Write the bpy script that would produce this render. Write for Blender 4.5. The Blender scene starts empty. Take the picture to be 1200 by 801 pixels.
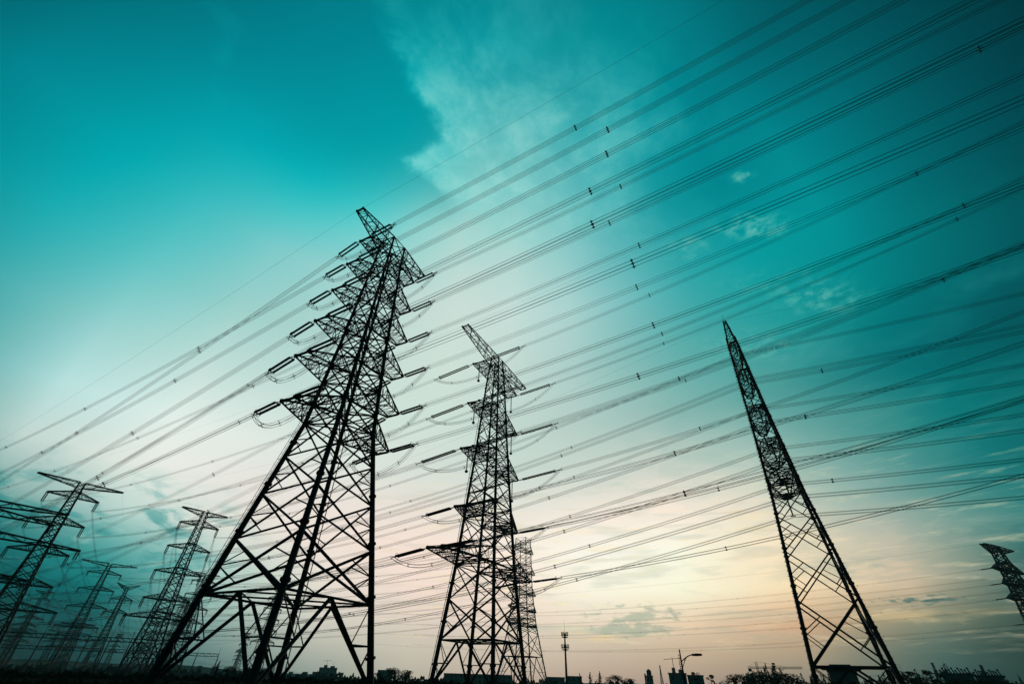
import bpy, math, random
from mathutils import Vector, Matrix
R = math.radians
random.seed(7)
scene = bpy.context.scene
COL = scene.collection

# ------------------------------------------------------------------ camera
EYE = Vector((0, 0, 1.6))
PITCH, ROLL, FPX = R(37.785), R(1.669), 508.35        # focal length in photo pixels (1200 wide)
fw = Vector((0, math.cos(PITCH), math.sin(PITCH)))
_up = Vector((0, -math.sin(PITCH), math.cos(PITCH))); _rt = Vector((1, 0, 0))
rt = _rt * math.cos(ROLL) + _up * math.sin(ROLL)
up = _up * math.cos(ROLL) - _rt * math.sin(ROLL)
cam = bpy.data.cameras.new('camera'); cob = bpy.data.objects.new('camera', cam); COL.objects.link(cob)
cam.sensor_width = 36.0; cam.lens = FPX / 1200 * 36.0; cam.clip_start = 0.1; cam.clip_end = 8000
cob.matrix_world = Matrix(((rt.x, up.x, -fw.x, EYE.x), (rt.y, up.y, -fw.y, EYE.y), (rt.z, up.z, -fw.z, EYE.z), (0, 0, 0, 1)))
scene.camera = cob

# ------------------------------------------------------------------ world / sun / exposure
scene.view_settings.view_transform = 'Standard'; scene.view_settings.look = 'None'
scene.view_settings.exposure = 0; scene.view_settings.gamma = 1
SUN_AZ, SUN_EL = R(8), R(9)
world = bpy.data.worlds.new('World'); scene.world = world; world.use_nodes = True
NT = world.node_tree; NT.nodes.clear()
def nd(t, **kw):
    n = NT.nodes.new(t)
    for k, v in kw.items(): setattr(n, k, v)
    return n
def put(sock, v):
    if isinstance(v, (int, float)): sock.default_value = v
    elif isinstance(v, (tuple, list)): sock.default_value = tuple(v) + ((1,) if len(sock.default_value) == 4 and len(v) == 3 else ())
    else: NT.links.new(v, sock)
def M(op, *a, clamp=False):
    n = nd('ShaderNodeMath', operation=op); n.use_clamp = clamp
    for i, v in enumerate(a): put(n.inputs[i], v)
    return n.outputs[0]
def add(a, b): return M('ADD', a, b)
def sub(a, b): return M('SUBTRACT', a, b)
def mul(a, b): return M('MULTIPLY', a, b)
def div(a, b): return M('DIVIDE', a, b)
def sstep(a, b, x):
    n = nd('ShaderNodeMapRange', interpolation_type='SMOOTHSTEP')
    put(n.inputs[0], x); n.inputs[1].default_value = a; n.inputs[2].default_value = b
    n.inputs[3].default_value = 0; n.inputs[4].default_value = 1
    return n.outputs[0]
def bell(c, w, x):                                     # 1 at c, 0 beyond c +- w
    return sub(1.0, sstep(0.0, w, M('ABSOLUTE', sub(x, c))))
def cmix(f, a, b):
    n = nd('ShaderNodeMix', data_type='RGBA'); put(n.inputs[0], f); put(n.inputs[6], a); put(n.inputs[7], b)
    return n.outputs[2]
def xyz(x, y, z):
    n = nd('ShaderNodeCombineXYZ')
    for i, v in enumerate((x, y, z)): put(n.inputs[i], v)
    return n.outputs[0]
def noise(vec, scale, detail=6, rough=.55, dist=0.0):
    n = nd('ShaderNodeTexNoise'); put(n.inputs['Vector'], vec); n.inputs['Scale'].default_value = scale
    n.inputs['Detail'].default_value = detail; n.inputs['Roughness'].default_value = rough
    n.inputs['Distortion'].default_value = dist
    return n.outputs[0]
tc = nd('ShaderNodeTexCoord'); sp = nd('ShaderNodeSeparateXYZ'); NT.links.new(tc.outputs['Generated'], sp.inputs[0])
dx, dy, dz = sp.outputs
el = mul(M('ARCSINE', dz), 180 / math.pi)               # elevation, degrees
az = mul(M('ARCTAN2', dx, dy), 180 / math.pi)           # bearing, degrees
# dusk sky colours by bearing and elevation (display-like values, turned to linear light below)
AZ=[-100, -90, -80, -70, -60, -50, -40, -30, -20, -10, 0, 10, 20, 30, 40, 50, 60, 70, 80, 90, 100]
EL=[0, 2.5, 5, 8, 12, 16, 21, 27, 34, 42, 51, 61, 72, 90]
SKY=[
[(0.000,0.000,0.000),(0.000,0.000,0.000),(0.000,0.000,0.000),(0.000,0.000,0.000),(0.000,0.000,0.000),(0.000,0.000,0.000),(0.000,0.000,0.000),(0.000,0.000,0.000),(0.000,0.000,0.000),(0.000,0.000,0.000),(0.000,0.042,0.044),(0.028,0.142,0.146),(0.018,0.217,0.227),(0.000,0.306,0.330)],
[(0.000,0.000,0.000),(0.000,0.000,0.000),(0.000,0.000,0.000),(0.000,0.000,0.000),(0.000,0.000,0.000),(0.000,0.000,0.000),(0.000,0.000,0.003),(0.000,0.025,0.055),(0.000,0.083,0.109),(0.000,0.130,0.148),(0.000,0.187,0.204),(0.007,0.232,0.248),(0.000,0.266,0.283),(0.000,0.306,0.330)],
[(0.000,0.000,0.000),(0.000,0.000,0.010),(0.000,0.016,0.029),(0.000,0.032,0.047),(0.000,0.052,0.069),(0.000,0.082,0.103),(0.000,0.145,0.169),(0.000,0.230,0.259),(0.000,0.300,0.332),(0.000,0.328,0.360),(0.000,0.331,0.364),(0.000,0.318,0.346),(0.000,0.316,0.339),(0.000,0.306,0.330)],
[(0.000,0.000,0.000),(0.000,0.030,0.043),(0.000,0.080,0.091),(0.000,0.135,0.144),(0.000,0.200,0.207),(0.000,0.255,0.264),(0.000,0.338,0.354),(0.000,0.443,0.467),(0.000,0.508,0.542),(0.000,0.526,0.570),(0.000,0.462,0.507),(0.000,0.398,0.439),(0.000,0.364,0.394),(0.000,0.306,0.330)],
[(0.000,0.000,0.012),(0.000,0.073,0.088),(0.000,0.145,0.155),(0.008,0.244,0.251),(0.156,0.408,0.403),(0.211,0.504,0.495),(0.227,0.587,0.590),(0.254,0.658,0.668),(0.131,0.674,0.698),(0.000,0.644,0.674),(0.000,0.563,0.606),(0.000,0.474,0.524),(0.000,0.412,0.447),(0.000,0.306,0.330)],
[(0.000,0.025,0.062),(0.000,0.136,0.154),(0.000,0.209,0.224),(0.057,0.355,0.364),(0.527,0.679,0.656),(0.773,0.854,0.824),(0.730,0.888,0.876),(0.603,0.825,0.811),(0.415,0.776,0.773),(0.248,0.735,0.749),(0.022,0.660,0.694),(0.000,0.558,0.604),(0.000,0.457,0.496),(0.000,0.306,0.330)],
[(0.000,0.142,0.180),(0.000,0.239,0.264),(0.000,0.362,0.374),(0.263,0.600,0.588),(0.757,0.856,0.820),(0.932,0.939,0.905),(0.902,0.947,0.920),(0.768,0.879,0.849),(0.619,0.818,0.796),(0.482,0.794,0.791),(0.094,0.745,0.760),(0.000,0.638,0.671),(0.000,0.495,0.537),(0.000,0.306,0.330)],
[(0.290,0.411,0.412),(0.502,0.612,0.591),(0.649,0.763,0.725),(0.722,0.825,0.785),(0.907,0.896,0.853),(0.919,0.898,0.865),(0.888,0.920,0.889),(0.774,0.874,0.842),(0.692,0.832,0.804),(0.622,0.822,0.807),(0.302,0.791,0.790),(0.005,0.690,0.710),(0.000,0.522,0.566),(0.000,0.306,0.330)],
[(0.603,0.635,0.598),(0.782,0.772,0.724),(0.888,0.855,0.804),(0.941,0.890,0.838),(0.969,0.898,0.850),(0.932,0.893,0.854),(0.864,0.899,0.866),(0.811,0.889,0.850),(0.781,0.868,0.832),(0.738,0.850,0.824),(0.542,0.821,0.804),(0.226,0.721,0.726),(0.000,0.539,0.584),(0.000,0.306,0.330)],
[(0.766,0.718,0.666),(0.859,0.792,0.736),(0.917,0.831,0.782),(0.986,0.875,0.823),(0.995,0.894,0.841),(0.932,0.884,0.840),(0.840,0.875,0.839),(0.812,0.881,0.841),(0.814,0.882,0.843),(0.793,0.874,0.841),(0.696,0.846,0.817),(0.415,0.736,0.728),(0.000,0.548,0.591),(0.000,0.307,0.330)],
[(0.782,0.665,0.632),(0.861,0.742,0.703),(0.937,0.812,0.769),(1.000,0.874,0.825),(1.000,0.912,0.861),(0.921,0.887,0.846),(0.793,0.847,0.814),(0.769,0.846,0.812),(0.776,0.858,0.826),(0.773,0.870,0.843),(0.681,0.840,0.816),(0.420,0.722,0.719),(0.025,0.553,0.589),(0.000,0.307,0.330)],
[(0.735,0.580,0.561),(0.831,0.685,0.648),(0.946,0.820,0.759),(1.000,0.936,0.873),(1.000,0.950,0.908),(0.974,0.902,0.859),(0.799,0.833,0.797),(0.705,0.801,0.769),(0.671,0.801,0.778),(0.671,0.826,0.812),(0.546,0.782,0.775),(0.322,0.685,0.694),(0.052,0.551,0.583),(0.000,0.307,0.331)],
[(0.690,0.559,0.520),(0.824,0.678,0.591),(0.952,0.812,0.695),(1.000,0.969,0.858),(1.000,0.980,0.897),(1.000,0.918,0.853),(0.820,0.828,0.782),(0.607,0.744,0.714),(0.500,0.721,0.705),(0.472,0.742,0.742),(0.330,0.687,0.697),(0.188,0.633,0.653),(0.043,0.541,0.572),(0.000,0.308,0.331)],
[(0.544,0.502,0.465),(0.736,0.622,0.522),(0.881,0.693,0.547),(1.000,0.894,0.729),(1.000,0.915,0.782),(0.907,0.874,0.795),(0.697,0.778,0.732),(0.448,0.670,0.646),(0.314,0.653,0.641),(0.230,0.654,0.659),(0.093,0.580,0.603),(0.066,0.574,0.603),(0.010,0.523,0.555),(0.000,0.308,0.332)],
[(0.203,0.275,0.285),(0.315,0.385,0.361),(0.560,0.550,0.461),(0.878,0.768,0.644),(0.719,0.725,0.665),(0.539,0.677,0.641),(0.382,0.618,0.593),(0.223,0.555,0.547),(0.148,0.596,0.590),(0.061,0.606,0.614),(0.000,0.520,0.548),(0.000,0.511,0.546),(0.000,0.492,0.525),(0.000,0.308,0.332)],
[(0.000,0.000,0.000),(0.000,0.000,0.016),(0.064,0.188,0.193),(0.082,0.299,0.303),(0.251,0.509,0.488),(0.101,0.453,0.453),(0.057,0.464,0.460),(0.000,0.404,0.422),(0.015,0.504,0.510),(0.000,0.567,0.578),(0.000,0.535,0.560),(0.000,0.443,0.478),(0.000,0.439,0.473),(0.000,0.309,0.332)],
[(0.000,0.000,0.000),(0.000,0.000,0.000),(0.000,0.045,0.073),(0.000,0.149,0.171),(0.000,0.262,0.276),(0.000,0.299,0.311),(0.000,0.337,0.342),(0.000,0.315,0.332),(0.000,0.392,0.405),(0.000,0.415,0.438),(0.000,0.427,0.456),(0.000,0.377,0.411),(0.000,0.382,0.414),(0.000,0.309,0.332)],
[(0.000,0.000,0.000),(0.000,0.000,0.000),(0.000,0.000,0.000),(0.000,0.020,0.059),(0.000,0.099,0.128),(0.000,0.152,0.174),(0.000,0.185,0.201),(0.000,0.196,0.211),(0.000,0.247,0.263),(0.000,0.280,0.310),(0.000,0.309,0.339),(0.000,0.315,0.345),(0.000,0.327,0.357),(0.000,0.309,0.332)],
[(0.000,0.000,0.000),(0.000,0.000,0.000),(0.000,0.000,0.000),(0.000,0.000,0.000),(0.000,0.000,0.016),(0.000,0.020,0.051),(0.000,0.053,0.075),(0.000,0.080,0.097),(0.000,0.112,0.127),(0.000,0.156,0.177),(0.000,0.209,0.234),(0.000,0.249,0.275),(0.000,0.277,0.303),(0.000,0.309,0.332)],
[(0.000,0.000,0.000),(0.000,0.000,0.000),(0.000,0.000,0.000),(0.000,0.000,0.000),(0.000,0.000,0.000),(0.000,0.000,0.000),(0.000,0.000,0.000),(0.000,0.000,0.000),(0.000,0.000,0.015),(0.000,0.051,0.066),(0.000,0.119,0.136),(0.000,0.180,0.200),(0.000,0.229,0.252),(0.000,0.309,0.332)],
[(0.000,0.000,0.000),(0.000,0.000,0.000),(0.000,0.000,0.000),(0.000,0.000,0.000),(0.000,0.000,0.000),(0.000,0.000,0.000),(0.000,0.000,0.000),(0.000,0.000,0.000),(0.000,0.000,0.000),(0.000,0.000,0.000),(0.000,0.029,0.039),(0.000,0.109,0.123),(0.000,0.183,0.201),(0.000,0.309,0.332)]]

prev = None
for a, row in zip(AZ, SKY):
    r = nd('ShaderNodeValToRGB'); cr = r.color_ramp; cr.interpolation = 'LINEAR'
    while len(cr.elements) > 1: cr.elements.remove(cr.elements[-1])
    cr.elements[0].position = 0; cr.elements[0].color = (*row[0], 1)
    for e, c in list(zip(EL, row))[1:]:
        q = cr.elements.new(e / 90); q.color = (*c, 1)
    put(r.inputs[0], M('DIVIDE', el, 90.0, clamp=True))
    if prev is None: sky = r.outputs[0]
    else:
        mr = nd('ShaderNodeMapRange'); put(mr.inputs[0], az); mr.inputs[1].default_value = prev; mr.inputs[2].default_value = a
        sky = cmix(mr.outputs[0], sky, r.outputs[0])
    prev = a
back = sstep(95.0, 130.0, M('ABSOLUTE', az))
sky = cmix(mul(back, sub(1.0, sstep(55.0, 80.0, el))), sky, (0.0, .17, .19))
# cloud-layer coordinates (a plane high above) and low-sky coordinates
zz = M('MAXIMUM', dz, 0.03)
cu, cv = div(dx, zz), div(dy, zz)
cuv = xyz(cu, cv, 0.0)
low = xyz(mul(az, .075), mul(el, .20), 3.0)
# 1. thin veil of cloud overhead with a sharp left edge
n1 = noise(cuv, 6.0, 10, .62, .25); n1b = noise(cuv, 2.2, 5, .5, .2); n1c = noise(cuv, 15.0, 8, .66, .4)
er = nd('ShaderNodeValToRGB'); er.color_ramp.interpolation = 'CARDINAL'; el_ = er.color_ramp.elements
pts = [(.0, -.36), (.26, -.285), (.39, -.245), (.48, -.185), (.53, -.20), (.575, -.262), (.66, -.20), (.80, -.16), (1.0, -.2)]
el_[0].position = 0; el_[0].color = (pts[0][1] + .5,) * 3 + (1,); el_[1].position = 1; el_[1].color = (pts[-1][1] + .5,) * 3 + (1,)
for p_, v_ in pts[1:-1]: q_ = el_.new(p_); q_.color = (v_ + .5,) * 3 + (1,)
put(er.inputs[0], cv); ev = sub(er.outputs[0], .5)
edge = add(sub(cu, ev), add(mul(sub(n1, .5), .12), mul(sub(n1c, .5), .07)))
veil = mul(sstep(-.02, .035, edge), sub(1.0, sstep(.08, .85, edge)))
veil = mul(veil, mul(add(.60, mul(sstep(.25, .50, cv), .40)), sub(1.0, sstep(.62, .98, cv))))
wisp = mul(sstep(.38, .64, n1), sstep(.30, .62, n1c)); veil0 = veil
veil = mul(veil, add(.30, mul(sstep(.36, .62, n1), .55)))
sky = cmix(mul(veil, .56), sky, (.42, .82, .81))
sky = cmix(mul(mul(veil0, wisp), mul(sstep(.15, .5, cv), .34)), sky, (.80, .92, .88))
clear = mul(mul(sub(1.0, sstep(-.02, .03, edge)), mul(sstep(.10, .3, cv), sub(1.0, sstep(.50, .80, cv)))), sstep(-.75, -.38, cu))
sky = cmix(mul(clear, .45), sky, (0, .50, .55))
# small wisps left of the edge
w2 = mul(mul(bell(-.55, .25, cu), bell(.35, .25, cv)), sstep(.5, .8, noise(cuv, 7, 7, .6, .6)))
sky = cmix(mul(w2, .25), sky, (.3, .75, .75))
# 2. patches of altocumulus to the right of the veil
BLOBS = [(.56, .59, .045, .03, 1.0), (.50, .82, .10, .06, .8), (.66, .74, .16, .07, .9), (1.02, 1.02, .22, .10, .7), (.90, 1.28, .30, .16, .45), (.86, .95, .30, .1, .35)]
n3 = noise(cuv, 22.0, 7, .62, .3); n3b = noise(cuv, 4.0, 3, .5)
alto = 0.0
for (bx, by, bw, bh, st) in BLOBS:
    ex = div(sub(cu, bx), bw); ey = div(sub(cv, by), bh)
    rr_ = M('SQRT', add(mul(ex, ex), mul(ey, ey))); alto = add(alto, mul(sub(1.0, sstep(.15, 1.0, rr_)), st))
alto = mul(alto, sstep(.40, .66, n3))
sky = cmix(M('MINIMUM', mul(alto, .6), .6), sky, (.60, .80, .74))
n3c = noise(cuv, 3.2, 7, .6, .5)
soft = mul(mul(sstep(.35, .8, cu), bell(26, 18, el)), sstep(.42, .72, n3c))
sky = cmix(mul(soft, .22), sky, (.42, .66, .64))
# 3. bruised clouds low on the left
n4 = noise(low, 2.6, 8, .6, .4)
lm = mul(mul(sstep(-72, -50, az), sub(1.0, sstep(-36, -26, az))), mul(sstep(.5, 6, el), sub(1.0, sstep(11, 17, el))))
sky = cmix(mul(mul(lm, sstep(.45, .62, n4)), .5), sky, (.10, .50, .50))
sky = cmix(mul(mul(lm, sstep(.56, .70, noise(low, 3.4, 8, .6, .3))), .35), sky, (.72, .84, .80))
# 4. streaks and bands near the horizon: grey cloud, dark shreds, warm slits
streak = xyz(mul(az, .045), mul(el, .36), 8.0)
n5 = noise(streak, 2.2, 8, .6, .35); n6 = noise(streak, 4.4, 8, .62, .3)
hz = mul(sstep(1.5, 4, el), sub(1.0, sstep(14, 24, el)))
frt = mul(sstep(-25, -5, az), sub(1.0, sstep(44, 60, az)))
sky = cmix(mul(mul(mul(hz, frt), sstep(.50, .66, n5)), .26), sky, (.66, .68, .63))
sky = cmix(mul(mul(mul(hz, frt), sstep(.52, .68, n6)), .40), sky, (1.0, .90, .72))
bank = xyz(mul(az, .13), mul(el, .42), 5.0)
n7 = noise(bank, 3.0, 9, .62, .3)
puff = mul(mul(bell(14.5, 9.5, az), bell(5.1, 2.6, add(el, mul(sub(az, 14.5), -.06)))), 1.0)
puff = mul(sstep(.26, .62, add(mul(sub(n7, .5), 2.2), mul(puff, .62))), sstep(0, .30, puff))
sky = cmix(mul(puff, .70), sky, (.66, .65, .60))
mack = mul(mul(bell(39, 12, az), bell(11.2, 2.2, el)), sstep(.46, .60, noise(bank, 3.2, 8, .62, .4)))
sky = cmix(mul(mack, .40), sky, (.78, .76, .66))
mist = mul(mul(bell(36, 12, az), bell(9.2, 1.6, el)), sstep(.40, .62, n7))
sky = cmix(mul(mist, .35), sky, (.50, .62, .59))
slit = mul(mul(bell(9, 5, az), bell(4.0, .9, add(el, mul(sub(n5, .5), 2.2)))), sstep(.46, .62, n6))
sky = cmix(mul(slit, .7), sky, (1.0, .80, .58))
shred = mul(mul(bell(40.5, 5.5, az), bell(6.3, .8, add(el, mul(sub(n6, .5), .8)))), 1.0)
shred = sstep(.28, .55, add(mul(shred, .55), mul(sub(noise(bank, 6.0, 7, .6, .2), .5), 2.4)))
shred = mul(shred, bell(40.5, 6.5, az))
shred = mul(shred, bell(6.3, .9, el))
sky = cmix(mul(shred, .9), sky, (.33, .43, .41))
glow = mul(mul(bell(40, 9, az), bell(5.2, .8, el)), sstep(.4, .6, n5))
sky = cmix(mul(glow, .5), sky, (.96, .80, .56))
g = nd('ShaderNodeSeparateColor'); put(g.inputs[0], sky)
def lin(c): return M('POWER', M('MAXIMUM', c, 0.0), 2.25)
cc = nd('ShaderNodeCombineColor')
for i in range(3): put(cc.inputs[i], lin(g.outputs[i]))
nish = nd('ShaderNodeTexSky', sky_type='NISHITA', sun_disc=False, sun_elevation=SUN_EL, sun_rotation=SUN_AZ)
nish.air_density = 1.0; nish.dust_density = 2.0
b1 = nd('ShaderNodeBackground'); vm = nd('ShaderNodeVectorMath', operation='MULTIPLY'); put(vm.inputs[0], nish.outputs[0]); vm.inputs[1].default_value = (.012, .05, .055)
put(b1.inputs[0], vm.outputs[0]); b1.inputs[1].default_value = 0.05
b2 = nd('ShaderNodeBackground'); NT.links.new(cc.outputs[0], b2.inputs[0]); b2.inputs[1].default_value = 1.0
ad = nd('ShaderNodeAddShader'); NT.links.new(b1.outputs[0], ad.inputs[0]); NT.links.new(b2.outputs[0], ad.inputs[1])
wo = nd('ShaderNodeOutputWorld'); NT.links.new(ad.outputs[0], wo.inputs[0])
sl = bpy.data.lights.new('sun', 'SUN'); sl.energy = 0.8; sl.angle = R(12); sl.color = (1.0, .84, .66)
so = bpy.data.objects.new('sun', sl); COL.objects.link(so)
so.rotation_euler = Vector((math.sin(SUN_AZ) * math.cos(SUN_EL), math.cos(SUN_AZ) * math.cos(SUN_EL), math.sin(SUN_EL))).to_track_quat('Z', 'Y').to_euler()

# ------------------------------------------------------------------ helpers
def mat(name, col, rough=.6, metal=0.0, col2=None, scale=3.0, bump=0.0):
    m = bpy.data.materials.new(name); m.use_nodes = True; t = m.node_tree; b = t.nodes['Principled BSDF']
    b.inputs['Base Color'].default_value = (*col, 1); b.inputs['Roughness'].default_value = rough; b.inputs['Metallic'].default_value = metal
    b.inputs['Specular IOR Level'].default_value = .3 if rough < .85 else 0.0
    if col2:
        c = t.nodes.new('ShaderNodeTexCoord'); n = t.nodes.new('ShaderNodeTexNoise'); n.inputs['Scale'].default_value = scale; n.inputs['Detail'].default_value = 6
        t.links.new(c.outputs['Object'], n.inputs['Vector'])
        r = t.nodes.new('ShaderNodeValToRGB'); r.color_ramp.elements[0].position = .35; r.color_ramp.elements[1].position = .65
        r.color_ramp.elements[0].color = (*col, 1); r.color_ramp.elements[1].color = (*col2, 1)
        t.links.new(n.outputs[0], r.inputs[0]); t.links.new(r.outputs[0], b.inputs['Base Color'])
        if bump:
            bp = t.nodes.new('ShaderNodeBump'); bp.inputs['Strength'].default_value = bump
            t.links.new(n.outputs[0], bp.inputs['Height']); t.links.new(bp.outputs[0], b.inputs['Normal'])
    return m
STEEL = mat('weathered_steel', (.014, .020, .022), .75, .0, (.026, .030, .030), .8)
PORC = mat('dark_porcelain', (.012, .022, .025), .35)
ALU = mat('conductor_aluminium', (.025, .032, .034), .6)
BARK = mat('bark', (.05, .04, .03), .9, 0, (.08, .06, .045), 2)
LEAF = mat('foliage', (.016, .028, .016), .9, 0, (.030, .045, .022), .3)
SOIL = mat('ground_soil', (.012, .016, .012), .95, 0, (.020, .024, .018), .05)
CONC = mat('concrete', (.28, .29, .28), .85, 0, (.36, .36, .34), .2)
GLASS = mat('window_glass', (.02, .03, .035), .15)
ROOFM = mat('roof_metal', (.10, .11, .12), .6)

class MB:
    def __init__(s): s.v = []; s.f = []
    def tube(s, a, b, r0, r1=None, n=5, caps=True):
        r1 = r0 if r1 is None else r1
        a = Vector(a); b = Vector(b); d = b - a
        if d.length < 1e-6: return
        d.normalize(); u = d.cross(Vector((0, 0, 1)))
        if u.length < .05: u = d.cross(Vector((1, 0, 0)))
        u.normalize(); w = d.cross(u); k = len(s.v)
        for p, r in ((a, r0), (b, r1)):
            for i in range(n):
                t = 2 * math.pi * i / n; s.v.append(p + (u * math.cos(t) + w * math.sin(t)) * r)
        for i in range(n):
            j = (i + 1) % n; s.f.append((k + i, k + j, k + n + j, k + n + i))
        if caps: s.f.append(tuple(range(k + n - 1, k - 1, -1))); s.f.append(tuple(range(k + n, k + 2 * n)))
    def poly(s, pts, r, n=4):
        pts = [Vector(p) for p in pts]; k = len(s.v); m = len(pts)
        for q in range(m):
            d = (pts[min(q + 1, m - 1)] - pts[max(q - 1, 0)]).normalized()
            u = d.cross(Vector((0, 0, 1)))
            if u.length < .02: u = Vector((1, 0, 0))
            u.normalize(); w = d.cross(u)
            for i in range(n):
                t = 2 * math.pi * i / n; s.v.append(pts[q] + (u * math.cos(t) + w * math.sin(t)) * (r[q] if isinstance(r, list) else r))
        for q in range(m - 1):
            for i in range(n):
                j = (i + 1) % n; a = k + q * n; s.f.append((a + i, a + j, a + n + j, a + n + i))
    def lathe(s, a, b, prof, n=8):
        """prof: list of (t 0..1, radius) from a to b"""
        a = Vector(a); b = Vector(b); d = b - a; L = d.length; d.normalize(); u = d.cross(Vector((0, 0, 1)))
        if u.length < .05: u = d.cross(Vector((1, 0, 0)))
        u.normalize(); w = d.cross(u); k = len(s.v)
        for t, r in prof:
            for i in range(n):
                q = 2 * math.pi * i / n; s.v.append(a + d * (L * t) + (u * math.cos(q) + w * math.sin(q)) * r)
        for m in range(len(prof) - 1):
            for i in range(n):
                j = (i + 1) % n; c = k + m * n; s.f.append((c + i, c + j, c + n + j, c + n + i))
        s.f.append(tuple(range(k + n - 1, k - 1, -1))); e = k + (len(prof) - 1) * n; s.f.append(tuple(range(e, e + n)))
    def ring(s, c, nrm, R_, r, n=14):
        nrm = Vector(nrm).normalized(); u = nrm.cross(Vector((0, 0, 1)))
        if u.length < .05: u = nrm.cross(Vector((1, 0, 0)))
        u.normalize(); w = nrm.cross(u); P = [Vector(c) + (u * math.cos(2 * math.pi * i / n) + w * math.sin(2 * math.pi * i / n)) * R_ for i in range(n)]
        for i in range(n): s.tube(P[i], P[(i + 1) % n], r, n=4, caps=False)
    def box(s, lo, hi):
        x0, y0, z0 = lo; x1, y1, z1 = hi; k = len(s.v)
        s.v += [Vector(p) for p in ((x0, y0, z0), (x1, y0, z0), (x1, y1, z0), (x0, y1, z0), (x0, y0, z1), (x1, y0, z1), (x1, y1, z1), (x0, y1, z1))]
        s.f += [(k, k + 3, k + 2, k + 1), (k + 4, k + 5, k + 6, k + 7), (k, k + 1, k + 5, k + 4), (k + 1, k + 2, k + 6, k + 5), (k + 2, k + 3, k + 7, k + 6), (k + 3, k, k + 4, k + 7)]
    def build(s, name, m, parent=None, smooth=False, origin=None):
        me = bpy.data.meshes.new(name)
        o_ = Vector(origin) if origin is not None else Vector((0, 0, 0))
        me.from_pydata([tuple(v - o_) for v in s.v], [], s.f); me.materials.append(m)
        if smooth: me.polygons.foreach_set('use_smooth', [True] * len(me.polygons))
        o = bpy.data.objects.new(name, me); COL.objects.link(o); o.location = o_
        if parent: o.parent = parent
        return o
def tag(o, label=None, cat=None, group=None, kind=None):
    for k, v in (('label', label), ('category', cat), ('group', group), ('kind', kind)):
        if v: o[k] = v
    return o
def empty(name, loc, rz=0, label=None, cat=None, group=None):
    o = bpy.data.objects.new(name, None); COL.objects.link(o); o.location = loc; o.rotation_euler = (0, 0, rz)
    return tag(o, label, cat, group)
def ray(px, py): return (fw * FPX + rt * (px - 600) - up * (py - 400.5)).normalized()
def at(px, py, dist):
    d = ray(px, py); return EYE + d * (dist / math.hypot(d.x, d.y))
def gz(r):
    """the land falls away gently beyond the near pylons"""
    return -.0085 * max(0.0, r - 120)
def ground_at(px, dist):
    """point on the ground `dist` metres off, on the bearing seen at column px of the horizon"""
    d = ray(px, 794.4 + (px - 588.5) * .02914); h = math.hypot(d.x, d.y); return Vector((d.x / h * dist, d.y / h * dist, gz(dist)))

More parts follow.
